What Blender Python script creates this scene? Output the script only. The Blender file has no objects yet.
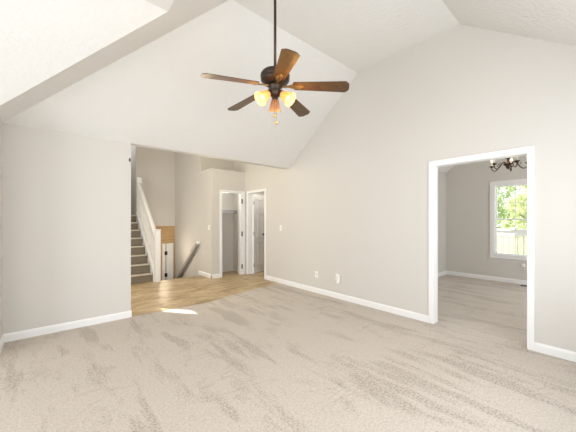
import bpy, bmesh, math, random
from mathutils import Vector, Matrix
C = bpy.context.scene
COL = C.collection
R = math.radians
random.seed(7)

# ------------------------------------------------------------------ camera, sky, sun, window light, added fill lights, exposure
EYE = 1.35
cd = bpy.data.cameras.new('camera'); cam = bpy.data.objects.new('camera', cd); COL.objects.link(cam)
cam.location = (0, 0, EYE)
cam.rotation_euler = (R(90), 0, -math.atan2(288 - 46.6, 280.0))
cd.sensor_width = 36; cd.lens = 36 * 280.0 / 576; cd.shift_y = (220.8 - 216) / 576
cd.clip_start = 0.05
C.camera = cam
C.view_settings.view_transform = 'Standard'; C.view_settings.look = 'None'
C.view_settings.exposure = 0.14; C.view_settings.gamma = 1.0
try:
    C.cycles.max_bounces = 16; C.cycles.diffuse_bounces = 10
except Exception:
    pass
w = bpy.data.worlds.new('sky'); C.world = w; w.use_nodes = True
bg = w.node_tree.nodes['Background']; bg.inputs[0].default_value = (0.86, 0.93, 1.0, 1); bg.inputs[1].default_value = 2.2

def light(name, kind, loc, power, color=(1, 1, 1), **k):
    l = bpy.data.lights.new(name, kind); l.energy = power; l.color = color
    o = bpy.data.objects.new(name, l); COL.objects.link(o); o.location = loc
    for a, v in k.items():
        if a == 'rot': o.rotation_euler = v
        else: setattr(l, a, v)
    return o

sd = Vector((0.61 * math.cos(R(40)), -0.79 * math.cos(R(40)), -math.sin(R(40))))
sun = light('sun', 'SUN', (-6, 14, 12), 9.0, (1.0, 0.97, 0.92), angle=R(0.5))
sun.rotation_euler = sd.to_track_quat('-Z', 'Y').to_euler()

def area_light(name, loc, size, facing, power, color=(0.93, 0.97, 1.0)):
    o = light(name, 'AREA', loc, power, color, shape='RECTANGLE', size=size[0], size_y=size[1])
    o.rotation_euler = Vector(facing).to_track_quat('-Z', 'Z').to_euler()
    return o
area_light('daylight_rear_window', (1.75, -0.50, 1.40), (2.8, 1.5), (0, 1, 0.25), 50)
area_light('daylight_alcove_rear_window', (-1.6, -0.50, 1.40), (1.9, 1.5), (0, 1, 0.20), 15)
area_light('daylight_alcove_side_window', (-2.94, 1.6, 1.30), (2.6, 1.9), (1, 0, -0.03), 60)
area_light('dining_fill', (5.9, -1.44, 1.40), (1.8, 1.5), (0, 1, 0), 55)  # added area light; the dining right wall has no opening
area_light('foyer_side_fill', (-0.55, 5.55, 1.85), (1.5, 1.3), (1, 0, 0), 54, (1.0, 0.96, 0.86))  # unseen warm fill, kept low so the wall above the closet stays dim
area_light('landing_fill', (1.36, 9.0, 3.80), (0.6, 0.8), (0, -0.2, -1), 6)  # added fill below the landing ceiling, no opening above it
light('foyer_point_fill', 'POINT', (2.2, 4.85, 2.47), 20, (1.0, 0.84, 0.55), shadow_soft_size=0.15)  # added warm fill hanging in the air, no fixture built
light('utility_fill', 'POINT', (4.25, 5.72, 2.5), 15, (1.0, 0.95, 0.86), shadow_soft_size=0.05)  # unseen fill that brightens the face of the ajar door
light('closet_fill', 'POINT', (3.40, 6.36, 1.98), 2.6, (1.0, 0.95, 0.86), shadow_soft_size=0.1)  # added to lift the inside of the open closet
light('lower_hall_fill', 'POINT', (2.3, 7.6, 0.55), 11, (1.0, 0.86, 0.66), shadow_soft_size=0.1)  # added warm fill for the dark door down the stairwell

# ------------------------------------------------------------------ materials
def srgb(r, g, b):
    f = lambda c: (c / 255 / 12.92) if c <= 10 else ((c / 255 + 0.055) / 1.055) ** 2.4
    return (f(r), f(g), f(b), 1)
def mat(name, col, rough=0.6, metal=0.0, **k):
    m = bpy.data.materials.new(name); m.use_nodes = True
    b = m.node_tree.nodes['Principled BSDF']
    b.inputs['Base Color'].default_value = col if len(col) == 4 else (*col, 1)
    b.inputs['Roughness'].default_value = rough; b.inputs['Metallic'].default_value = metal
    for a, v in k.items(): b.inputs[a.replace('_', ' ')].default_value = v
    return m
def nodes(m): return m.node_tree.nodes, m.node_tree.links, m.node_tree.nodes['Principled BSDF']
def noise(m, scale, detail=3, rough=0.5, vec=None, dist=0.0):
    n, l, b = nodes(m)
    t = n.new('ShaderNodeTexNoise'); t.inputs['Scale'].default_value = scale
    t.inputs['Detail'].default_value = detail; t.inputs['Roughness'].default_value = rough
    t.inputs['Distortion'].default_value = dist
    if vec is None: vec = n.new('ShaderNodeTexCoord').outputs['Object']
    l.new(vec, t.inputs['Vector']); return t.outputs['Fac']
def mapping(m, rot=0.0, scale=(1, 1, 1)):
    n, l, b = nodes(m)
    p = n.new('ShaderNodeMapping'); p.inputs['Rotation'].default_value = (0, 0, rot); p.inputs['Scale'].default_value = scale
    l.new(n.new('ShaderNodeTexCoord').outputs['Object'], p.inputs['Vector']); return p.outputs['Vector']
def ramp(m, fac, stops):
    n, l, b = nodes(m)
    r = n.new('ShaderNodeValToRGB'); e = r.color_ramp.elements
    while len(e) < len(stops): e.new(0.5)
    for i, (p, c) in enumerate(stops): e[i].position = p; e[i].color = c
    l.new(fac, r.inputs['Fac']); return r.outputs['Color']
def mix(m, a, b_, fac=0.5, mode='MIX'):
    n, l, b = nodes(m)
    x = n.new('ShaderNodeMix'); x.data_type = 'RGBA'; x.blend_type = mode
    if isinstance(fac, float): x.inputs[0].default_value = fac
    else: l.new(fac, x.inputs[0])
    for s, v in ((6, a), (7, b_)):
        if isinstance(v, tuple): x.inputs[s].default_value = v
        else: l.new(v, x.inputs[s])
    return x.outputs[2]
def bump(m, h, strength, dist=0.01):
    n, l, b = nodes(m)
    x = n.new('ShaderNodeBump'); x.inputs['Strength'].default_value = strength; x.inputs['Distance'].default_value = dist
    l.new(h, x.inputs['Height']); l.new(x.outputs['Normal'], b.inputs['Normal'])
def base(m, c): m.node_tree.links.new(c, nodes(m)[2].inputs['Base Color'])
def g(v): return (v, v, v, 1)

WALL = mat('greige_wall_paint', (0.605, 0.583, 0.55), 0.75); bump(WALL, noise(WALL, 90, 2), 0.05, 0.003)
CEIL = mat('white_textured_ceiling', (0.71, 0.70, 0.68), 0.85)
bump(CEIL, noise(CEIL, 22, 5, 0.6, mapping(CEIL, 0, (1, 1, 1))), 0.65, 0.014)
TRIM = mat('white_trim_paint', (0.80, 0.80, 0.80), 0.38)
def carpet(name, col):
    m = mat(name, col, 0.95)
    n, l, bs = nodes(m)
    speck = noise(m, 62, 2, 0.75)
    fine = noise(m, 150, 2, 0.7)
    # vacuum strokes: long strips of brushed-back pile along the room
    st = ramp(m, noise(m, 1.0, 4, 0.62, mapping(m, R(4), (4.4, 0.75, 1)), 0.12), [(0.535, g(0)), (0.61, g(0.95))])
    st2 = ramp(m, noise(m, 1.9, 5, 0.65, mapping(m, R(-38), (2.4, 0.9, 1)), 0.4), [(0.56, g(0)), (0.64, g(0.6))])
    strokes = mix(m, st, st2, 1.0, 'LIGHTEN')
    grain = ramp(m, speck, [(0.36, g(0.68)), (0.58, g(1.0))])
    c = mix(m, (*col, 1), mix(m, (1, 1, 1, 1), mix(m, grain, (0.93, 0.915, 0.90, 1), 1.0, 'MULTIPLY'), strokes), 1.0, 'MULTIPLY')
    scuff = ramp(m, noise(m, 2.6, 3, 0.6, mapping(m, R(-30), (0.6, 1.6, 1)), 1.6), [(0.470, g(1.0)), (0.494, (0.84, 0.82, 0.80, 1)), (0.515, g(1.0))])
    gate = ramp(m, noise(m, 1.1, 2), [(0.47, g(0)), (0.6, g(1))])
    c = mix(m, c, mix(m, (1, 1, 1, 1), scuff, gate), 1.0, 'MULTIPLY')
    c = mix(m, c, ramp(m, speck, [(0.28, g(0.78)), (0.5, g(1.0)), (0.72, g(1.12))]), 1.0, 'MULTIPLY')
    c = mix(m, c, ramp(m, fine, [(0.3, g(0.86)), (0.7, g(1.10))]), 1.0, 'MULTIPLY')
    base(m, c); bump(m, fine, 0.5, 0.006)
    return m
CARPET = carpet('beige_cut_pile_carpet', (0.575, 0.52, 0.46))
STAIRC = mat('taupe_stair_carpet', (0.25, 0.215, 0.165), 0.95)
t_ = noise(STAIRC, 120, 2, 0.7); base(STAIRC, ramp(STAIRC, t_, [(0.3, (0.12, 0.10, 0.072, 1)), (0.7, (0.28, 0.24, 0.18, 1))])); bump(STAIRC, t_, 0.5, 0.006)
NOSEC = mat('pale_stair_nosing_carpet', (0.52, 0.47, 0.39), 0.95)  # step edges get a paler tone than the steps
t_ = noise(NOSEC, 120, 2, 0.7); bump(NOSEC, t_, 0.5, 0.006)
VINYL = mat('tan_stone_vinyl', (0.5, 0.36, 0.2), 0.42)
v1 = noise(VINYL, 2.2, 6, 0.65, mapping(VINYL, R(20), (0.6, 1.5, 1)), 0.8); v2 = noise(VINYL, 9, 4, 0.6)
vc = mix(VINYL, ramp(VINYL, v1, [(0.34, (0.33, 0.22, 0.11, 1)), (0.5, (0.50, 0.37, 0.21, 1)), (0.66, (0.62, 0.49, 0.31, 1))]),
         ramp(VINYL, v2, [(0.3, g(0.78)), (0.7, g(1.10))]), 1.0, 'MULTIPLY')
n, l, b = nodes(VINYL)
bt = n.new('ShaderNodeTexBrick'); bt.offset = 0.0; bt.inputs['Scale'].default_value = 1.0
bt.inputs['Brick Width'].default_value = 0.46; bt.inputs['Row Height'].default_value = 0.46; bt.inputs['Mortar Size'].default_value = 0.006
bt.inputs['Color1'].default_value = g(1.0); bt.inputs['Color2'].default_value = g(0.93); bt.inputs['Mortar'].default_value = g(0.84)
l.new(mapping(VINYL, 0), bt.inputs['Vector'])
base(VINYL, mix(VINYL, vc, bt.outputs['Color'], 1.0, 'MULTIPLY'))
TANPANEL = mat('golden_tan_panel', (0.50, 0.28, 0.10), 0.5)  # tan facing with long uneven streaks
wn = noise(TANPANEL, 6, 4, 0.6, mapping(TANPANEL, 0, (0.4, 1, 9)), 0.8); base(TANPANEL, ramp(TANPANEL, wn, [(0.35, (0.42, 0.26, 0.115, 1)), (0.65, (0.56, 0.39, 0.20, 1))]))
BLADE = mat('walnut_fan_blade', (0.10, 0.055, 0.03), 0.36, Coat_Weight=0.35, Coat_Roughness=0.22, Coat_Tint=(1.0, 0.80, 0.45, 1))
wn = noise(BLADE, 9, 4, 0.6, mapping(BLADE, 0, (0.5, 6, 4)), 0.8); base(BLADE, ramp(BLADE, wn, [(0.35, (0.042, 0.021, 0.010, 1)), (0.65, (0.085, 0.046, 0.021, 1))]))
BRONZE = mat('dark_bronze', (0.06, 0.042, 0.03), 0.38, 0.7)
BRASS = mat('antique_brass', (0.42, 0.26, 0.10), 0.32, 0.85)
BLACK = mat('black_hardware', (0.010, 0.010, 0.010), 0.5)
NICKEL = mat('brushed_nickel', (0.40, 0.39, 0.37), 0.4, 0.7)
GREYRAIL = mat('weathered_grey_handrail', (0.40, 0.37, 0.34), 0.55)
PLASTIC = mat('ivory_white_plastic', (0.86, 0.84, 0.80), 0.4)
SLOT = mat('dark_socket', (0.06, 0.055, 0.05), 0.6)
IVORY = mat('ivory_candle_sleeve', (0.85, 0.80, 0.70), 0.5)
def emit(name, col, s):
    m = mat(name, col); b = nodes(m)[2]
    b.inputs['Emission Color'].default_value = (*col, 1); b.inputs['Emission Strength'].default_value = s
    return m
BULB = emit('warm_lit_bulb', (1.0, 0.80, 0.46), 4.0)
FLAME = emit('warm_lit_candle_bulb', (1.0, 0.80, 0.66), 2.2)
SHADE = mat('amber_frosted_glass', (0.80, 0.58, 0.33), 0.45)
n, l, b = nodes(SHADE)
tr = n.new('ShaderNodeBsdfTranslucent'); tr.inputs[0].default_value = (0.84, 0.56, 0.26, 1)
mx = n.new('ShaderNodeMixShader'); mx.inputs[0].default_value = 0.6
l.new(b.outputs[0], mx.inputs[1]); l.new(tr.outputs[0], mx.inputs[2]); l.new(mx.outputs[0], n['Material Output'].inputs['Surface'])
GLASS = bpy.data.materials.new('clear_window_glass'); GLASS.use_nodes = True
n = GLASS.node_tree.nodes; l = GLASS.node_tree.links; n.remove(n['Principled BSDF'])
ta = n.new('ShaderNodeBsdfTransparent'); gl = n.new('ShaderNodeBsdfGlossy'); gl.inputs['Roughness'].default_value = 0.02
mx = n.new('ShaderNodeMixShader'); mx.inputs[0].default_value = 0.04
l.new(ta.outputs[0], mx.inputs[1]); l.new(gl.outputs[0], mx.inputs[2]); l.new(mx.outputs[0], n['Material Output'].inputs['Surface'])
def leafmat(name, a, b_):
    m = mat(name, a, 0.55); base(m, ramp(m, noise(m, 2.5, 3), [(0.35, a), (0.65, b_)]))
    n, l, b = nodes(m)
    tr = n.new('ShaderNodeBsdfTranslucent'); tr.inputs[0].default_value = b_
    mx = n.new('ShaderNodeMixShader'); mx.inputs[0].default_value = 0.4
    l.new(b.outputs[0], mx.inputs[1]); l.new(tr.outputs[0], mx.inputs[2]); l.new(mx.outputs[0], n['Material Output'].inputs['Surface'])
    return m
LEAVES = [leafmat('spring_green_leaves', (0.24, 0.36, 0.12, 1), (0.46, 0.56, 0.28, 1)),
          leafmat('yellow_green_leaves', (0.36, 0.42, 0.16, 1), (0.58, 0.64, 0.36, 1)),
          leafmat('deep_green_leaves', (0.16, 0.30, 0.06, 1), (0.34, 0.50, 0.14, 1))]
BARK = mat('grey_brown_bark', (0.20, 0.15, 0.11), 0.9); bump(BARK, noise(BARK, 20, 4), 0.6, 0.03)
GRASS = mat('dry_lawn', (0.30, 0.30, 0.14), 0.95); base(GRASS, ramp(GRASS, noise(GRASS, 1.2, 5), [(0.35, (0.26, 0.32, 0.09, 1)), (0.65, (0.48, 0.44, 0.20, 1))]))
DECKW = mat('weathered_deck_boards', (0.45, 0.38, 0.28), 0.8)

# ------------------------------------------------------------------ mesh helpers
class MB:
    def __init__(s): s.bm = bmesh.new()
    def box(s, x0, x1, y0, y1, z0, z1, bev=0.0, M=None):
        vs = [Vector((x, y, z)) for x in (x0, x1) for y in (y0, y1) for z in (z0, z1)]
        if M is not None: vs = [M @ v for v in vs]
        v = [s.bm.verts.new(p) for p in vs]
        fs = [s.bm.faces.new([v[i] for i in q]) for q in ((0, 1, 3, 2), (4, 6, 7, 5), (0, 4, 5, 1), (2, 3, 7, 6), (0, 2, 6, 4), (1, 5, 7, 3))]
        if bev:
            es = list({e for f in fs for e in f.edges})
            bmesh.ops.bevel(s.bm, geom=es, offset=bev, segments=2, profile=0.5, affect='EDGES')
        return s
    def poly(s, pts): s.bm.faces.new([s.bm.verts.new(p) for p in pts]); return s
    def prism(s, pts, d):                     # polygon pts extruded by vector d
        d = Vector(d); a = [s.bm.verts.new(p) for p in pts]; b = [s.bm.verts.new(Vector(p) + d) for p in pts]
        s.bm.faces.new(a); s.bm.faces.new(b[::-1])
        for i in range(len(pts)):
            j = (i + 1) % len(pts); s.bm.faces.new((a[i], b[i], b[j], a[j]))
        return s
    def lathe(s, prof, M=None, seg=20, cap=True):     # profile of (radius, z)
        M = M or Matrix(); rings = []
        for r, z in prof:
            rings.append([s.bm.verts.new(M @ Vector((max(r, 1e-4) * math.cos(2 * math.pi * k / seg), max(r, 1e-4) * math.sin(2 * math.pi * k / seg), z))) for k in range(seg)])
        for a, b in zip(rings, rings[1:]):
            for k in range(seg):
                s.bm.faces.new((a[k], a[(k + 1) % seg], b[(k + 1) % seg], b[k]))
        if cap: s.bm.faces.new(rings[0][::-1]); s.bm.faces.new(rings[-1])
        return s
    def tube(s, pts, r, seg=8):
        pts = [Vector(p) for p in pts]; rings = []
        up = Vector((0, 0, 1))
        for i, p in enumerate(pts):
            t = (pts[min(i + 1, len(pts) - 1)] - pts[max(i - 1, 0)]).normalized()
            a = t.cross(up)
            if a.length < 1e-3: a = t.cross(Vector((1, 0, 0)))
            a.normalize(); b = a.cross(t)
            rr = r[i] if isinstance(r, (list, tuple)) else r
            rings.append([s.bm.verts.new(p + rr * (a * math.cos(2 * math.pi * k / seg) + b * math.sin(2 * math.pi * k / seg))) for k in range(seg)])
        for a, b in zip(rings, rings[1:]):
            for k in range(seg): s.bm.faces.new((a[k], a[(k + 1) % seg], b[(k + 1) % seg], b[k]))
        s.bm.faces.new(rings[0][::-1]); s.bm.faces.new(rings[-1]); return s
    def build(s, name, m, parent=None, smooth=False, loc=None):
        bmesh.ops.recalc_face_normals(s.bm, faces=s.bm.faces[:])
        me = bpy.data.meshes.new(name)
        org = Vector(loc) if loc is not None else None
        if org is None and parent is not None: org = Vector(parent['_w'])
        if org is not None: bmesh.ops.translate(s.bm, verts=s.bm.verts[:], vec=-org)
        s.bm.to_mesh(me); s.bm.free(); me.materials.append(m)
        if smooth: me.polygons.foreach_set('use_smooth', [True] * len(me.polygons))
        o = bpy.data.objects.new(name, me); COL.objects.link(o)
        o['_w'] = tuple(org) if org is not None else (0, 0, 0)
        if parent is not None:
            o.parent = parent; o.location = (org - Vector(parent['_w'])) if org is not None else (0, 0, 0)
        elif org is not None: o.location = org
        return o
def tag(o, label, cat, group=None, kind=None):
    o['label'] = label; o['category'] = cat
    if group: o['group'] = group
    if kind: o['kind'] = kind
    return o
def struct(o, label, cat): return tag(o, label, cat, kind='structure')
def thing(name, loc, label, cat, group=None, kind=None):
    o = bpy.data.objects.new(name, None); COL.objects.link(o); o.location = loc; o['_w'] = tuple(loc)
    o.empty_display_size = 0.1
    return tag(o, label, cat, group, kind)

# ------------------------------------------------------------------ key planes (metres)
XB, XB2 = 3.84, 3.96            # long right wall, both faces
YA, YA2 = 4.42, 4.54            # far left wall, both faces
XC = -0.37                      # jog beside the far left wall
YJ = 3.887                      # alcove wall
YD, XE = -0.54, -3.0            # rear wall, alcove side wall
EAVE, TOP, LOWTOP = 2.44, 3.76, 3.298
PA = TOP - EAVE
YC1, YC2 = 2.715, 1.22          # creases of the upper flat
X5 = XC + PA / 0.70
XDF, YDL = 7.65, 2.754          # dining far and left wall
FC = 3.90                       # foyer ceiling

# ------------------------------------------------------------------ floor
EDGE = [(2.0, 4.37), (2.9, 4.58), (XB, 4.72)]
m = MB(); m.prism([(XE, YD, 0), (XB, YD, 0)] + [(x, y, 0) for x, y in reversed(EDGE)] + [(0.9, YA, 0), (XE, YA, 0)], (0, 0, -0.12)); m.box(XB, XDF, -1.5, YDL, -0.12, 0)
struct(m.build('floor', CARPET), 'beige carpet floor with vacuum marks running through the doorway into the next room', 'floor')
m = MB(); m.prism([(-0.6, YA, 0), (0.9, YA, 0)] + [(x, y, 0) for x, y in EDGE] + [(XB, 6.66, 0), (-0.6, 6.66, 0)], (0, 0, -0.12)); m.box(-0.6, 1.86, 6.66, 8.2, -0.12, 0.0); m.box(2.917, XB, 6.66, 6.73, -0.12, 0.0); m.box(XB, 5.2, 5.0, 6.6, -0.12, 0)
struct(m.build('floor_foyer', VINYL), 'tan stone-look vinyl floor of the foyer', 'floor')
m = MB(); m.box(1.86, 2.917, 6.66, 9.7, -1.55, -1.45)
struct(m.build('floor_lower', STAIRC), 'dark carpet at the bottom of the descending stairs', 'floor')

# ------------------------------------------------------------------ ceiling of the vaulted room
m = MB()
P = lambda x, y, z: (x, y, z)
yA4 = YJ - (LOWTOP - EAVE) / 0.725              # plane over the alcove reaches its flat here
x5l = XC + (LOWTOP - EAVE) / 0.70               # sloped band at the low flat
y3l = YC2 - (TOP - LOWTOP) / ((TOP - EAVE) / (YC2 - YD))
m.poly([P(XC, YA, EAVE), P(XB, YA, EAVE), P(XB, YC1, TOP), P(X5, YC1, TOP)])                      # far slope
m.poly([P(X5, YC1, TOP), P(XB, YC1, TOP), P(XB, YC2, TOP), P(X5, YC2, TOP)])                      # upper flat
m.poly([P(X5, YC2, TOP), P(XB, YC2, TOP), P(XB, YD, EAVE), P(XE, YD, EAVE), P(XE, y3l, LOWTOP), P(x5l, y3l, LOWTOP)])   # near slope
m.poly([P(XC, YA, EAVE), P(X5, YC1, TOP), P(X5, YC2, TOP), P(x5l, y3l, LOWTOP), P(x5l, yA4, LOWTOP), P(XC, YJ, EAVE)])  # band over the jog
m.poly([P(XC, YJ, EAVE), P(x5l, yA4, LOWTOP), P(XE, yA4, LOWTOP), P(XE, YJ, EAVE)])               # alcove slope
m.poly([P(x5l, yA4, LOWTOP), P(x5l, y3l, LOWTOP), P(XE, y3l, LOWTOP), P(XE, yA4, LOWTOP)])        # alcove flat
bmesh.ops.remove_doubles(m.bm, verts=m.bm.verts[:], dist=1e-4)
struct(m.build('ceiling', CEIL), 'white textured vaulted ceiling with a flat centre above the carpeted room', 'ceiling')
m = MB(); m.poly([P(-0.72, YA2 - 0.06, FC), P(5.3, YA2 - 0.06, FC), P(5.3, 9.8, FC), P(-0.72, 9.8, FC)])
struct(m.build('ceiling_foyer', CEIL), 'high ceiling over the foyer and stairs', 'ceiling')
m = MB(); zd = 2.559
m.poly([P(XB2, YDL, zd), P(XDF, YDL, zd), P(XDF, YDL - 1.0, zd + 0.8), P(XB2, YDL - 1.0, zd + 0.8)])
m.poly([P(XB2, YDL - 1.0, zd + 0.8), P(XDF, YDL - 1.0, zd + 0.8), P(XDF, -1.5, zd + 0.8), P(XB2, -1.5, zd + 0.8)])
struct(m.build('ceiling_dining', CEIL), 'ceiling of the room through the right doorway, sloped along its left wall', 'ceiling')

# ------------------------------------------------------------------ walls
m = MB(); m.box(XC, 0.897, YA, YA2, 0, EAVE); m.box(XC, XB, YA + 0.001, YA2, EAVE, FC)
struct(m.build('wall_left', WALL), 'greige wall on the left ending at the foyer opening', 'wall')
m = MB(); m.box(XC - 0.12, XC, YJ, YA2, 0, FC)
struct(m.build('wall_jog', WALL), 'short return wall at the left edge of the photo', 'wall')
m = MB(); m.box(XE, XC - 0.12, YJ, YJ + 0.12, 0, FC)
struct(m.build('wall_alcove', WALL), 'alcove wall left of the view', 'wall')
# rear and side walls with window openings
m = MB(); Z0, Z1 = 0.62, 2.18
for a, b_, z0, z1 in ((XE - 0.1, -2.55, 0, FC), (-2.55, -0.65, 0, Z0), (-2.55, -0.65, Z1, FC), (-0.65, 0.35, 0, FC), (0.35, 3.15, 0, Z0), (0.35, 3.15, Z1, FC), (3.15, XB2, 0, FC)):
    m.box(a, b_, YD - 0.12, YD, z0, z1)
struct(m.build('wall_rear', WALL), 'rear wall behind the viewpoint with two wide windows', 'wall')
m = MB()
for a, b_, z0, z1 in ((YD, 0.3, 0, FC), (0.3, 2.9, 0, 0.3), (0.3, 2.9, 2.3, FC), (2.9, YJ + 0.12, 0, FC)):
    m.box(XE - 0.1, XE, a, b_, z0, z1)
struct(m.build('wall_side', WALL), 'alcove side wall with a wide window', 'wall')
# long right wall with the doorway and the door of the foyer
D0, D1, DT = 0.592, 1.530, 2.062
F0, F1, FT = 5.285, 5.975, 2.035
m = MB()
J = 0.018
for a, b_, z0, z1 in ((YD - 0.12, D0 - J, 0, FC), (D0 - J, D1 + J, DT + J, FC), (D1 + J, F0 - J, 0, FC), (F0 - J, F1 + J, FT + J, FC), (F1 + J, 6.85, 0, FC)):
    m.box(XB, XB2, a, b_, z0, z1)
struct(m.build('wall_right', WALL), 'long greige wall on the right with a cased doorway', 'wall')
# dining room
W0, W1, WZ0, WZ1 = 1.022, 1.742, 0.585, 2.150
m = MB()
for a, b_, z0, z1 in ((-1.5, W0, 0, FC), (W0, W1, 0, WZ0), (W0, W1, WZ1, FC), (W1, YDL + 0.12, 0, FC)):
    m.box(XDF, XDF + 0.14, a, b_, z0, z1)
struct(m.build('wall_dining_far', WALL), 'greige far wall with a window seen through the right doorway', 'wall')
m = MB(); m.box(XB2, XDF, YDL, YDL + 0.12, 0, FC)
struct(m.build('wall_dining_left', WALL), 'left wall of the room behind the right doorway', 'wall')
m = MB(); m.box(XB2, XDF + 0.14, -1.62, -1.5, 0, FC)
struct(m.build('wall_dining_right', WALL), 'right wall of the room behind the doorway', 'wall')
m = MB(); m.box(XB, XB2, -1.62, YD - 0.12, 0, FC)
struct(m.build('wall_dining_near', WALL), 'near wall of the room behind the doorway', 'wall')
# foyer
XCL, YCF, YCB, ZCL = 2.917, 6.12, 6.725, 2.588      # coat closet: left face, front face, back, top ledge
CO0, CO1, COT = 3.190, 3.700, 2.035                  # closet opening
m = MB()
m.box(XCL, CO0 - J, YCF, YCF + 0.11, 0, ZCL); m.box(CO1 + J, XB, YCF, YCF + 0.11, 0, ZCL); m.box(CO0 - J, CO1 + J, YCF, YCF + 0.11, COT + J, ZCL)
m.box(XCL, XCL + 0.11, YCF + 0.11, YCB, 0, ZCL); m.box(XCL + 0.11, XB, YCF + 0.11, YCB, ZCL - 0.1, ZCL)
struct(m.build('wall_closet', WALL), 'boxed-out closet wall in the foyer with a flat ledge on top', 'wall')
m = MB(); m.box(XCL + 0.11, XB, YCB, YCB + 0.12, 0, FC); m.box(XCL, XCL + 0.11, YCB, 8.70, -1.45, FC); m.box(XCL, XCL + 0.11, 6.66, YCB, -1.45, 0)
struct(m.build('wall_stair_right', WALL), 'tall wall right of the descending stairs carrying the handrail', 'wall')
YBK = 8.574
m = MB(); m.box(1.86, XCL, YBK, YBK + 0.12, 1.20, FC)
struct(m.build('wall_stair_back', WALL), 'greige wall above the descending stairs', 'wall')
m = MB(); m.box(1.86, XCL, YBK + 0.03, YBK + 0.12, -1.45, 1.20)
struct(m.build('wall_lower_back', TANPANEL), 'golden tan facing under the stair back wall', 'wall')
m = MB(); m.box(0.83, 0.95, 7.3, 9.8, 0, FC); m.box(-0.72, 0.83, 7.3, 7.42, 0, FC)
struct(m.build('wall_stair_left', WALL), 'wall left of the ascending stairs', 'wall')
m = MB(); m.box(0.95, 2.2, 9.68, 9.80, 0, FC); m.box(1.86, 1.98, YBK + 0.12, 9.68, 0, FC)
struct(m.build('wall_landing', WALL), 'pale wall at the top of the ascending stairs', 'wall')
m = MB(); m.box(1.74, 1.86, 6.64, 8.70, -1.45, -0.12)
struct(m.build('wall_stair_well', WALL), 'side wall of the descending stairs', 'wall')
m = MB()
for a, b_, z0, z1 in ((YA2, 6.84, 0, FC), (6.84, 7.22, 0, 2.645), (6.84, 7.22, 3.27, FC), (7.22, 7.3, 0, FC)):
    m.box(-0.72, -0.6, a, b_, z0, z1)
struct(m.build('wall_foyer_left', WALL), 'front wall of the foyer with a small high window', 'wall')
m = MB(); m.box(XB2, 5.3, 4.9, 5.0, 0, FC); m.box(XB2, 5.3, 6.6, 6.7, 0, FC); m.box(5.2, 5.3, 5.0, 6.6, 0, FC)
struct(m.build('wall_utility', WALL), 'walls of the room behind the ajar foyer door', 'wall')

# ------------------------------------------------------------------ trim
def base_profile(h=0.092, d=0.016): return [(0, 0), (d, 0), (d, h - 0.022), (d * 0.75, h - 0.012), (d * 0.45, h - 0.004), (d * 0.3, h), (0, h)]
def baseboard(mb, x0, y0, x1, y1, nx, ny, h=0.092):
    mb.prism([(x0 + nx * d, y0 + ny * d, z) for d, z in base_profile(h)], (x1 - x0, y1 - y0, 0))
m = MB(); baseboard(m, XC, YA, 0.905, YA, 0, -1)
struct(m.build('baseboard_left', TRIM), 'white baseboard along the left wall', 'baseboard')
m = MB(); baseboard(m, XC, YJ, XC, YA, 1, 0)
struct(m.build('baseboard_jog', TRIM), 'white baseboard on the short return wall', 'baseboard')
m = MB(); baseboard(m, XB, D1 + 0.062, XB, F0 - 0.062, -1, 0); baseboard(m, XB, YD, XB, D0 - 0.062, -1, 0)
struct(m.build('baseboard_right', TRIM), 'white baseboard along the long right wall', 'baseboard')
m = MB(); baseboard(m, XDF, -1.5, XDF, YDL, -1, 0); baseboard(m, XB2, YDL, XDF, YDL, 0, -1)
struct(m.build('baseboard_dining', TRIM), 'white baseboard under the window of the room beyond the doorway', 'baseboard')
m = MB(); baseboard(m, XCL, YCF - 0.016, XCL, 6.83, -1, 0); baseboard(m, XCL - 0.016, YCF, CO0 - 0.062, YCF, 0, -1)
struct(m.build('baseboard_closet', TRIM), 'white baseboard around the closet corner in the foyer', 'baseboard')
def cas(mb, axis, face, sgn, a, b_, z0, z1):            # one flat casing board with a raised outer edge
    lo, hi = (face, face + sgn * 0.016) if sgn > 0 else (face + sgn * 0.016, face)
    if axis == 'x': mb.box(lo, hi, a, b_, z0, z1, 0.003)
    else: mb.box(a, b_, lo, hi, z0, z1, 0.003)
m = MB()                                                # doorway to the dining room
for f, s in ((XB, -1), (XB2, 1)):
    cas(m, 'x', f, s, D1 + 0.004, D1 + 0.062, 0, DT + 0.07); cas(m, 'x', f, s, D0 - 0.062, D0 - 0.004, 0, DT + 0.07); cas(m, 'x', f, s, D0 - 0.004, D1 + 0.004, DT + 0.004, DT + 0.07)
m.box(XB, XB2, D1, D1 + J, 0, DT + J); m.box(XB, XB2, D0 - J, D0, 0, DT + J); m.box(XB, XB2, D0, D1, DT, DT + J)
struct(m.build('trim_1', TRIM), 'white casing around the wide doorway in the right wall', 'door trim')
m = MB()                                                # foyer door casing
cas(m, 'x', XB, -1, F1 + 0.004, F1 + 0.062, 0, FT + 0.06); cas(m, 'x', XB, -1, F0 - 0.062, F0 - 0.004, 0, FT + 0.06); cas(m, 'x', XB, -1, F0 - 0.004, F1 + 0.004, FT + 0.004, FT + 0.06)
m.box(XB, XB2, F1, F1 + J, 0, FT + J); m.box(XB, XB2, F0 - J, F0, 0, FT + J); m.box(XB, XB2, F0, F1, FT, FT + J)
struct(m.build('trim_2', TRIM), 'white casing around the ajar panelled door', 'door trim')
m = MB()                                                # closet casing
cas(m, 'y', YCF, -1, CO0 - 0.062, CO0 - 0.004, 0, COT + 0.06); cas(m, 'y', YCF, -1, CO1 + 0.004, XB - 0.02, 0, COT + 0.06); cas(m, 'y', YCF, -1, CO0 - 0.004, CO1 + 0.004, COT + 0.004, COT + 0.06)
m.box(CO0 - J, CO0, YCF, YCF + 0.11, 0, COT + J); m.box(CO1, CO1 + J, YCF, YCF + 0.11, 0, COT + J); m.box(CO0, CO1, YCF, YCF + 0.11, COT, COT + J)
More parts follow.
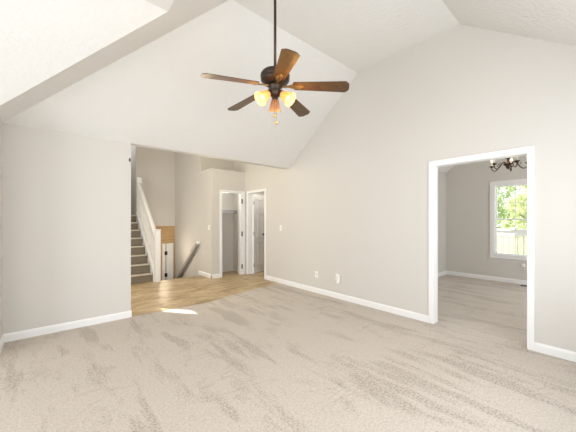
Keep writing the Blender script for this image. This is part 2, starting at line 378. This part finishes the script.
tc = struct(m.build('trim_3', TRIM), 'white casing with three black hinges around the open closet', 'door trim')
for z in (0.20, 1.02, 1.84):
    m = MB(); m.box(3.715, 3.747, YCF - 0.022, YCF - 0.016, z - 0.055, z + 0.055); m.lathe([(0.010, z - 0.06), (0.010, z + 0.06)], Matrix.Translation((3.732, YCF - 0.026, 0)), 8)
    m.build('hinge', BLACK, tc)['label'] = 'black hinge'

# ------------------------------------------------------------------ doors
def panel_door(name, w, h, hinge, ang, label, knob_mat, hinge_mat, knob=True, layout=((0.20, 0.78), (0.92, 1.52), (1.66, 1.90)), hz=(0.22, 1.02, 1.80)):
    """slab in its own frame: x along the width from the hinge, y thickness"""
    M = Matrix.Translation(hinge) @ Matrix.Rotation(ang, 4, 'Z')
    mb = MB(); t = 0.035
    xs = [(0.10 * w / 0.6, w / 2 - 0.04), (w / 2 + 0.04, w - 0.10 * w / 0.6)]
    zs = [0.0] + [v for p in layout for v in p] + [h]
    # stiles, rails, mid stile; recessed raised panels
    mb.box(0, xs[0][0], 0, t, 0, h, 0, M); mb.box(xs[1][1], w, 0, t, 0, h, 0, M); mb.box(xs[0][1], xs[1][0], 0, t, 0, h, 0, M)
    for xa, xb in xs:
        for i in range(0, len(zs), 2): mb.box(xa, xb, 0, t, zs[i], zs[i + 1], 0, M)
        for za, zb in layout:
            mb.box(xa, xb, 0.016, t - 0.016, za, zb, 0, M); mb.box(xa + 0.035, xb - 0.035, 0.007, t - 0.007, za + 0.04, zb - 0.04, 0.006, M)
    d = struct(mb.build(name, TRIM, loc=hinge), label, 'door')
    for z in hz:
        q = MB(); q.box(-0.012, 0.028, -0.006, 0, z - 0.045, z + 0.045, 0, M); q.lathe([(0.008, z - 0.05), (0.008, z + 0.05)], M @ Matrix.Translation((-0.006, -0.008, 0)), 8)
        q.build('hinge', hinge_mat, d)
    if knob:
        q = MB(); q.lathe([(0.026, 0), (0.026, 0.006), (0.011, 0.010), (0.011, 0.022), (0.024, 0.040), (0.029, 0.052), (0.024, 0.064), (0.008, 0.068)], M @ Matrix.Translation((w - 0.06, 0, 0.98)) @ Matrix.Rotation(R(90), 4, 'X'), 14)
        q.build('knob', knob_mat, d, True)['label'] = 'black door knob'
    return d
panel_door('door_1', 0.50, 2.025, (XB2 + 0.012, F1 - 0.035, 0.006), R(23), 'white six-panel foyer door standing ajar with a black knob', BLACK, NICKEL)
d2 = MB(); d2.box(2.665, 2.865, YBK - 0.02, YBK + 0.03, -1.44, 0.684, 0.004)
dd = struct(d2.build('door_2', TRIM), 'white door with two dark hinges at the bottom of the descending stairs', 'door')
q = MB(); q.box(2.545, 2.635, YBK - 0.02, YBK + 0.03, -1.44, 0.684, 0.003); q.build('door_frame', TRIM, dd)
for z in (0.40, -0.24):
    q = MB(); q.box(2.612, 2.690, YBK - 0.028, YBK - 0.021, z - 0.055, z + 0.055); q.build('hinge', BLACK, dd)

# closet shelf and hanging rod
cs = thing('closet_shelf', (3.44, YCB, 1.62), 'white wire-hung shelf with clothes rod inside the open closet', 'shelf')
q = MB(); q.box(XCL + 0.11, XB, YCB - 0.22, YCB, 1.635, 1.655); q.build('shelf_board', TRIM, cs)
q = MB(); q.tube([(XCL + 0.11, YCB - 0.19, 1.58), (XB, YCB - 0.19, 1.58)], 0.014); q.build('hanging_rod', TRIM, cs, True)
q = MB(); q.box(XCL + 0.11, XB, YCB - 0.016, YCB, 1.555, 1.635); q.build('cleat', TRIM, cs)
q = MB(); q.box(3.42, 3.44, YCB - 0.21, YCB - 0.016, 1.60, 1.635); q.box(3.42, 3.44, YCB - 0.036, YCB - 0.016, 1.40, 1.60); q.build('bracket', TRIM, cs)

# ------------------------------------------------------------------ stairs
def steps(name, x0, x1, y0, n, run, rise, z0, label, landing):
    st = thing(name, ((x0 + x1) / 2, y0, max(z0, 0)), label, 'stairs')
    for i in range(n):
        zt = z0 + rise * (i + 1); ya = y0 + run * i; yb = y0 + run * n + landing if rise > 0 else 0
        if rise > 0:
            q = MB(); q.box(x0, x1, ya, ya + run if i < n - 1 else yb, max(z0, zt - rise * 1.0), zt, 0.0); q.build('step', STAIRC, st)
            q = MB(); q.box(x0, x1, ya - 0.022, ya + 0.03, zt - 0.028, zt + 0.006, 0.008); q.build('nosing', NOSEC, st)['label'] = 'paler carpet on the step edge'
        else:
            q = MB(); q.box(x0, x1, ya, ya + run, zt - 0.16, zt); q.build('step', STAIRC, st)
    return st
RUN, RISE, Y0 = 0.217, 0.187, 6.655
steps('staircase', 0.955, 1.775, Y0, 8, RUN, RISE, 0.0, 'carpeted stairs rising on the left of the foyer', 1.27)
steps('staircase', 1.93, 2.912, 6.662, 7, 0.26, -0.187, 0.0, 'carpeted stairs descending behind the foyer floor', 0)
bl = thing('stair_railing', (1.82, Y0 - 0.05, 0), 'white painted banister with newel posts beside the rising stairs', 'railing')
def newel(y, z0, z1):
    q = MB(); c = 1.862
    q.box(c - 0.054, c + 0.054, y - 0.054, y + 0.054, z0, z1 - 0.05, 0.006); q.box(c - 0.044, c + 0.044, y - 0.044, y + 0.044, z1 - 0.05, z1 - 0.03)
    q.box(c - 0.062, c + 0.062, y - 0.062, y + 0.062, z1 - 0.03, z1, 0.010); return q.build('newel_post', TRIM, bl)
newel(Y0 - 0.06, 0, 1.16); newel(Y0 + 7.3 * RUN, 1.31, 2.50)
sl = RISE / RUN
zr = lambda y, o: o + (y - Y0) * sl + RISE
q = MB(); ya, yb = Y0 - 0.02, Y0 + 7.2 * RUN
q.prism([(1.822, ya, zr(ya, 0.79)), (1.892, ya, zr(ya, 0.79)), (1.900, ya, zr(ya, 0.83)), (1.878, ya, zr(ya, 0.86)), (1.836, ya, zr(ya, 0.86)), (1.814, ya, zr(ya, 0.83))], (0, yb - ya, (yb - ya) * sl))
q.build('handrail', TRIM, bl)
q = MB(); yc = Y0 - 0.01; q.prism([(1.787, yc, 0.0), (1.787, yc, zr(yc, 0.05)), (1.787, yb, zr(yb, 0.05)), (1.787, yb, zr(yb, -0.32)), (1.787, yc + 0.15, 0.0)], (0.10, 0, 0))
q.build('stringer', TRIM, bl)
for k in range(15):
    y = Y0 + 0.055 + k * RUN * 0.48
    zb, zt = zr(y, 0.05), zr(y, 0.80)
    q = MB(); M = Matrix.Translation((1.850, y, zb))
    h = zt - zb; q.lathe([(0.016, -0.02), (0.016, 0.14), (0.010, 0.16), (0.019, 0.24), (0.012, 0.45), (0.010, h - 0.12), (0.014, h - 0.10), (0.014, h + 0.01)], M, 8)
    q.build('baluster', TRIM, bl, True)
hr = thing('handrail', (XCL, 7.4, 0.3), 'grey sloping handrail on the wall of the descending stairs', 'handrail')
q = MB(); a, b_ = Vector((XCL - 0.07, 6.80, 0.80)), Vector((XCL - 0.07, 8.25, -0.32))
q.prism([a + Vector(v) for v in ((-0.028, 0, -0.08), (0.028, 0, -0.08), (0.034, 0, -0.02), (0.018, 0, 0.035), (-0.018, 0, 0.035), (-0.034, 0, -0.02))], b_ - a); q.build('rail', GREYRAIL, hr)
q = MB(); q.box(XCL - 0.095, XCL, 6.77, 6.80, 0.77, 0.835, 0.006); q.build('rail_end', PLASTIC, hr)['label'] = 'white end return'
for f in (0.2, 0.8):
    p = a.lerp(b_, f); q = MB(); q.tube([(XCL, p.y, p.z - 0.12), (XCL - 0.05, p.y, p.z - 0.11), (XCL - 0.07, p.y, p.z - 0.045)], 0.010); q.build('bracket', NICKEL, hr, True)

# ------------------------------------------------------------------ windows
def sash(mb, x, y0, y1, z0, z1, t, d=0.03, mun=(1, 1)):
    mb.box(x - d / 2, x + d / 2, y0, y0 + t, z0, z1); mb.box(x - d / 2, x + d / 2, y1 - t, y1, z0, z1)
    mb.box(x - d / 2, x + d / 2, y0 + t, y1 - t, z0, z0 + t); mb.box(x - d / 2, x + d / 2, y0 + t, y1 - t, z1 - t, z1)
    yc, zc = (y0 + y1) / 2, (z0 + z1) / 2
    mb.box(x - 0.008, x + 0.008, yc - 0.008, yc + 0.008, z0 + t, z1 - t); mb.box(x - 0.007, x + 0.007, y0 + t, y1 - t, zc - 0.008, zc + 0.008)
m = MB()
for a, b_, z0, z1 in ((W1, W1 + 0.085, WZ0 - 0.07, WZ1 + 0.09), (W0 - 0.085, W0, WZ0 - 0.07, WZ1 + 0.09), (W0, W1, WZ1, WZ1 + 0.09), (W0, W1, WZ0 - 0.07, WZ0)):
    m.box(XDF - 0.018, XDF, a, b_, z0, z1, 0.004)
wn_ = struct(m.build('window_1', TRIM), 'white double-hung window with muntins looking onto the deck', 'window')
q = MB(); q.box(XDF, XDF + 0.14, W0, W0 + 0.01, WZ0, WZ1); q.box(XDF, XDF + 0.14, W1 - 0.01, W1, WZ0, WZ1); q.box(XDF, XDF + 0.14, W0 + 0.01, W1 - 0.01, WZ1 - 0.015, WZ1); q.box(XDF - 0.03, XDF + 0.14, W0 + 0.01, W1 - 0.01, WZ0, WZ0 + 0.02); q.build('window_frame', TRIM, wn_)
q = MB(); sash(q, XDF + 0.055, W0 + 0.01, W1 - 0.01, WZ0 + 0.02, 1.395, 0.022); s1 = q.build('sash', TRIM, wn_)
q = MB(); sash(q, XDF + 0.090, W0 + 0.01, W1 - 0.01, 1.365, WZ1 - 0.015, 0.022); s2 = q.build('sash', TRIM, wn_)
q = MB(); q.box(XDF + 0.0535, XDF + 0.0565, W0 + 0.032, W1 - 0.032, WZ0 + 0.042, 1.373); q.build('pane', GLASS, s1)
q = MB(); q.box(XDF + 0.0885, XDF + 0.0915, W0 + 0.032, W1 - 0.032, 1.387, WZ1 - 0.037); q.build('pane', GLASS, s2)

# ------------------------------------------------------------------ ceiling fan
FX, FY = 1.57, 2.00
fwd = Vector((0.653, 0.757, 0)); rgt = Vector((0.757, -0.653, 0))
fan = thing('ceiling_fan', (FX, FY, TOP), 'bronze five-blade ceiling fan with three lit amber glass shades', 'ceiling fan')
T = Matrix.Translation((FX, FY, 0))
q = MB(); q.lathe([(0.075, TOP), (0.072, TOP - 0.03), (0.045, TOP - 0.075), (0.018, TOP - 0.085)], T); q.build('canopy', BRONZE, fan, True)
q = MB(); q.lathe([(0.0125, TOP - 0.08), (0.0125, 2.72)], T, 12); q.build('downrod', BRONZE, fan, True)
q = MB(); q.lathe([(0.026, 2.740), (0.030, 2.710), (0.080, 2.702), (0.118, 2.692), (0.132, 2.672), (0.133, 2.645), (0.124, 2.630), (0.130, 2.622), (0.118, 2.605), (0.095, 2.588), (0.060, 2.580)], T, 32); q.build('motor_housing', BRONZE, fan, True)
q = MB(); q.lathe([(0.062, 2.580), (0.066, 2.560), (0.050, 2.545), (0.056, 2.520), (0.048, 2.490), (0.030, 2.470), (0.012, 2.462)], T, 24); q.build('light_hub', BRONZE, fan, True)
ZB = 2.572
def blade_mesh(ang, r1):
    """blade and iron in local frame, x outward; pitched and drooping a little"""
    Mz = Matrix.Translation((FX, FY, ZB)) @ Matrix.Rotation(ang, 4, 'Z') @ Matrix.Rotation(R(4.6), 4, 'Y') @ Matrix.Rotation(R(-12), 4, 'X')
    q = MB(); r0, t = 0.175, 0.006
    out = []
    for f in [i / 8 for i in range(9)]: out.append((r0 + (r1 - r0 - 0.03) * f, 0.050 + 0.020 * f))
    ring = [(r0 - 0.012, -0.030)] + [(x, -y) for x, y in out] + [(r1 - 0.006, -0.045), (r1, -0.03), (r1, 0.03), (r1 - 0.006, 0.045)] + [(x, y) for x, y in reversed(out)] + [(r0 - 0.012, 0.030)]
    q.prism([Mz @ Vector((x, y, 0)) for x, y in ring], (Mz.to_3x3() @ Vector((0, 0, t))))
    b = q.build('blade', BLADE, fan)
    k = MB()
    pl = [(0.070, -0.014), (0.120, -0.010), (0.150, -0.024), (0.185, -0.022), (0.225, -0.026), (0.262, 0), (0.225, 0.026), (0.185, 0.022), (0.150, 0.024), (0.120, 0.010), (0.070, 0.014)]
    k.prism([Mz @ Vector((x, y, -0.007)) for x, y in pl], Mz.to_3x3() @ Vector((0, 0, 0.006)))
    for x, y in ((0.19, -0.018), (0.19, 0.018), (0.235, 0)): k.lathe([(0.006, -0.012), (0.007, -0.007)], Mz @ Matrix.Translation((x, y, 0)), 8)
    k.build('blade_iron', BRASS, b)
for a_, r_ in ((-117.5, 0.625), (-48.5, 0.66), (20.5, 0.65), (97.5, 0.655), (165.5, 0.65)): blade_mesh(R(a_), r_)
wa = math.atan2(fwd.y, fwd.x)
for k, lit in ((0, False), (1, True), (2, True)):
    an = wa + R(120 * k) + R(4)
    tilt = R(50 if lit else 22)
    dirv = Vector((math.cos(an) * math.sin(tilt), math.sin(an) * math.sin(tilt), -math.cos(tilt)))
    p0 = Vector((FX, FY, 2.505)) + Vector((math.cos(an), math.sin(an), 0)) * 0.05
    Ms = Matrix.Translation(p0) @ dirv.to_track_quat('Z', 'Y').to_matrix().to_4x4()
    q = MB(); q.lathe([(0.018, -0.03), (0.022, 0.0), (0.030, 0.022), (0.027, 0.034)], Ms, 16); arm = q.build('lamp_holder', BRONZE, fan, True)
    prof = [(0.026, 0.022), (0.034, 0.040), (0.041, 0.065), (0.047, 0.095), (0.056, 0.122), (0.066, 0.136)]
    q = MB(); q.lathe(prof + [(r - 0.003, z) for r, z in reversed(prof)], Ms, 24, False); sh = q.build('lamp_shade', SHADE, fan, True)
    q = MB(); q.lathe([(0.010, 0.034), (0.014, 0.045), (0.023, 0.065), (0.026, 0.082), (0.021, 0.100), (0.008, 0.110)], Ms, 14); q.build('bulb', BULB if lit else IVORY, sh, True)
    if lit:
        lp = light('fan_bulb_light', 'POINT', Ms @ Vector((0, 0, 0.185)), 5.6, (1.0, 0.60, 0.17), shadow_soft_size=0.035)
for dx, zb in ((-0.004, 2.31), (0.012, 2.245)):
    px = FX + rgt.x * dx; py = FY + rgt.y * dx
    q = MB(); q.tube([(px, py, 2.47), (px, py, zb)], 0.0016, 6); ch = q.build('pull_chain', BRASS, fan)
    q = MB(); q.lathe([(0.004, zb + 0.012), (0.011, zb), (0.013, zb - 0.010), (0.007, zb - 0.022), (0.002, zb - 0.026)], Matrix.Translation((px, py, 0)), 10); q.build('fob', BRASS, ch, True)

# ------------------------------------------------------------------ chandelier in the next room
CX, CY = 5.5, 1.075
chd = thing('chandelier', (CX, CY, zd + 0.8), 'dark scrolled-arm chandelier with lit candle bulbs beyond the doorway', 'chandelier')
T = Matrix.Translation((CX, CY, 0))
q = MB(); q.lathe([(0.006, 2.395), (0.012, 2.375), (0.010, 2.350), (0.045, 2.340), (0.040, 2.330), (0.014, 2.315), (0.018, 2.285), (0.030, 2.260), (0.066, 2.240), (0.050, 2.225), (0.024, 2.200), (0.030, 2.185), (0.012, 2.170), (0.004, 2.155)], T, 16); q.build('column', BRONZE, chd, True)
q = MB(); q.lathe([(0.06, zd + 0.80), (0.055, zd + 0.78), (0.01, zd + 0.765)], T, 16); q.build('canopy', BRONZE, chd, True)
q = MB(); q.tube([(CX, CY, 2.390), (CX, CY, zd + 0.77)], 0.005, 8); q.build('chain', BRONZE, chd)
for k in range(5):
    a = wa - R(90) + R(186 + 72 * k); ca, sa = math.cos(a), math.sin(a)
    pr = [(0.03, 2.240), (0.055, 2.270), (0.085, 2.273), (0.115, 2.240), (0.150, 2.185), (0.185, 2.160), (0.222, 2.170), (0.240, 2.200), (0.240, 2.230)]
    q = MB(); q.tube([(CX + r * ca, CY + r * sa, z) for r, z in pr], 0.0075, 8); arm = q.build('arm', BRONZE, chd, True)
    q = MB(); q.tube([(CX + r * ca, CY + r * sa, z) for r, z in ((0.115, 2.240), (0.135, 2.260), (0.155, 2.255), (0.160, 2.235), (0.148, 2.225))], 0.005, 6); q.build('scroll', BRONZE, arm, True)
    M = Matrix.Translation((CX + 0.24 * ca, CY + 0.24 * sa, 0))
    q = MB(); q.lathe([(0.010, 2.220), (0.020, 2.231), (0.038, 2.241), (0.038, 2.246), (0.012, 2.247)], M, 14); q.build('drip_cup', BRONZE, arm, True)
    q = MB(); q.lathe([(0.0135, 2.245), (0.0135, 2.310)], M, 12); cn = q.build('candle', IVORY, chd, True)
    q = MB(); q.lathe([(0.008, 2.310), (0.015, 2.325), (0.016, 2.338), (0.009, 2.360), (0.002, 2.377)], M, 10); q.build('bulb', FLAME, cn, True)
light('chandelier_light', 'POINT', (CX, CY, 2.42), 9, (1.0, 0.80, 0.58), shadow_soft_size=0.2)

# ------------------------------------------------------------------ plates on the walls
def plate(name, P0, n, label, cat, kind, w=0.072, h=0.118, group=None):
    """n: outward normal 'x-' / 'y-'"""
    x, y, z = P0
    if n == 'x-': M = Matrix.Translation(P0) @ Matrix.Rotation(R(-90), 4, 'Z')
    else: M = Matrix.Translation(P0)
    o = thing(name, P0, label, cat, group)
    q = MB(); q.box(-w / 2, w / 2, -0.006, 0, -h / 2, h / 2, 0.002, M); q.build('cover_plate', PLASTIC, o)
    if kind == 'switch':
        q = MB(); q.box(-0.005, 0.005, -0.016, -0.006, -0.006, 0.012, 0.001, M); q.build('toggle', PLASTIC, o)
    elif kind == 'blank':
        q = MB(); q.lathe([(0.008, 0), (0.008, 0.004)], M @ Matrix.Translation((0, -0.006, 0)) @ Matrix.Rotation(R(90), 4, 'X'), 12); q.build('jack', SLOT, o)
    else:
        for zz in (-0.028, 0.028):
            q = MB(); q.box(-0.017, 0.017, -0.008, -0.006, zz - 0.014, zz + 0.014, 0.0, M); so = q.build('socket', PLASTIC, o)
            q = MB(); q.box(-0.009, -0.006, -0.0085, -0.008, zz - 0.004, zz + 0.008, 0, M); q.box(0.006, 0.009, -0.0085, -0.008, zz - 0.004, zz + 0.008, 0, M); q.build('slot', SLOT, so)
    return o, M
plate('light_switch', (XB, 4.69, 1.195), 'x-', 'white light switch on the right wall beside the foyer', 'light switch', 'switch')
plate('light_switch', (XCL, 6.245, 1.19), 'x-', 'white light switch on the side of the closet wall', 'light switch', 'switch')
plate('wall_jack', (XB, 3.63, 0.345), 'x-', 'small wall jack plate low on the right wall, left of the outlet', 'wall jack', 'blank')
plate('outlet', (XB, 3.135, 0.365), 'x-', 'white outlet low on the long right wall behind a plug-in', 'outlet', 'outlet')
def plugin(P0, label, s=1.0):
    M = Matrix.Translation(P0) @ Matrix.Rotation(R(-90), 4, 'Z')
    o = thing('plug_in_freshener', P0, label, 'air freshener')
    q = MB(); q.box(-0.026 * s, 0.026 * s, -0.050, -0.0085, -0.030 * s, 0.042 * s, 0.010, M); q.build('body', PLASTIC, o, True)
    q = MB(); q.lathe([(0.019 * s, -0.055 * s), (0.021 * s, -0.045 * s), (0.021 * s, -0.034 * s), (0.016 * s, -0.028 * s)], M @ Matrix.Translation((0, -0.030, 0)), 14); q.build('bottle', NICKEL if s < 1 else PLASTIC, o, True)
plugin((XB, 3.095, 0.355), 'white plug-in air freshener in the outlet on the long right wall', 1.45)
plate('outlet', (XDF, 1.24, 0.385), 'x-', 'outlet under the window of the room beyond the doorway', 'outlet', 'outlet')
plugin((XDF, 1.225, 0.40), 'plug-in air freshener below the window of the room beyond the doorway', 0.95)
ht = thing('wall_hook', (0.885, YA, 2.20), 'tiny dark hook near the top of the left wall beside the opening', 'hook')
q = MB(); q.box(0.872, 0.892, YA - 0.006, YA, 2.18, 2.225, 0.002); q.build('hook_plate', BRONZE, ht)
q = MB(); q.tube([(0.882, YA - 0.005, 2.20), (0.882, YA - 0.025, 2.195), (0.882, YA - 0.028, 2.21)], 0.004, 6); q.build('prong', BRONZE, ht)
fv = thing('floor_vent', (7.50, 1.12, 0.0), 'dark metal floor register on the carpet under the window', 'floor vent')
q = MB(); q.box(7.44, 7.56, 0.98, 1.26, 0.0, 0.006, 0.002); q.build('vent_frame', SLOT, fv)
for k in range(6):
    q = MB(); x = 7.455 + k * 0.018; q.box(x, x + 0.006, 0.995, 1.245, 0.006, 0.010); q.build('slat', BRONZE, fv)

# ------------------------------------------------------------------ outdoors beyond the window
q = MB(); q.box(XDF + 0.14, 60, -30, 40, -0.9, -0.8); struct(q.build('ground', GRASS), 'sunlit lawn beyond the deck', 'ground')
q = MB()
for k in range(9): q.box(XDF + 0.16 + k * 0.145, XDF + 0.16 + k * 0.145 + 0.138, -1.5, 5.0, -0.08, -0.04)
dk = struct(q.build('deck', DECKW), 'wooden deck outside the window', 'deck')
rl = thing('deck_railing', (8.8, 1.7, -0.04), 'white wooden deck railing outside the window', 'railing')
q = MB(); q.box(8.73, 8.87, -1.4, 4.9, 1.105, 1.145, 0.006); q.build('top_rail', TRIM, rl)
q = MB(); q.box(8.78, 8.82, -1.4, 4.9, 0.975, 1.105); q.build('upper_rail', TRIM, rl)
q = MB(); q.box(8.78, 8.82, -1.4, 4.9, 0.06, 0.15); q.build('bottom_rail', TRIM, rl)
for k in range(30):
    y = 0.45 + k * 0.118
    q = MB(); q.box(8.782, 8.818, y, y + 0.038, 0.15, 0.975); q.build('baluster', TRIM, rl)
for y in (-1.4, 0.30, 4.8):
    q = MB(); q.box(8.755, 8.845, y, y + 0.09, -0.04, 1.105); q.build('post', TRIM, rl)
def tree(x, y, h, r, lm, label, n=2600):
    o = thing('tree', (x, y, -0.8), label, 'tree', 'trees beyond the deck')
    q = MB(); q.tube([(x, y, -0.8), (x + 0.1, y, h * 0.35), (x - 0.1, y + 0.1, h * 0.8)], [0.16, 0.12, 0.05], 8)
    for k in range(5):
        a = random.uniform(0, 6.28); q.tube([(x, y, h * (0.2 + 0.1 * k)), (x + math.cos(a) * r * 0.7, y + math.sin(a) * r * 0.7, h * (0.35 + 0.12 * k))], [0.06, 0.02], 6)
    q.build('trunk', BARK, o, True)
    q = MB()
    blobs = [(Vector((random.uniform(-0.55, 0.55) * r, random.uniform(-0.55, 0.55) * r, h * random.uniform(0.12, 1.0))), r * random.uniform(0.28, 0.45)) for _ in range(22)]
    for _ in range(n):
        c, br = random.choice(blobs)
        d = Vector((random.gauss(0, 1), random.gauss(0, 1), random.gauss(0, 1))).normalized() * br * random.uniform(0.6, 1.0)
        p = Vector((x, y, 0)) + c + d; s = random.uniform(0.07, 0.15)
        u_ = Vector((random.gauss(0, 1), random.gauss(0, 1), random.gauss(0, 1))).normalized(); v_ = u_.orthogonal().normalized()
        q.poly([p - u_ * s, p + v_ * s * 0.5, p + u_ * s, p - v_ * s * 0.5])
    q.build('foliage', lm, o)
for x, y, h, r, k, lb in ((14.0, 1.75, 5.2, 1.3, 1, 'yellow-green leafy tree nearest the deck, at the right of the window'), (17.5, 4.3, 6.0, 1.5, 0, 'spring green tree at the left of the window'),
                          (21.5, 2.95, 7.5, 1.9, 1, 'pale yellow-green tree filling the middle of the window'), (26.5, 6.3, 8.5, 2.3, 2, 'deeper green tree farthest behind the deck railing')):
    tree(x, y, h, r, LEAVES[k], lb)

for o in bpy.data.objects:
    if '_w' in o: del o['_w']
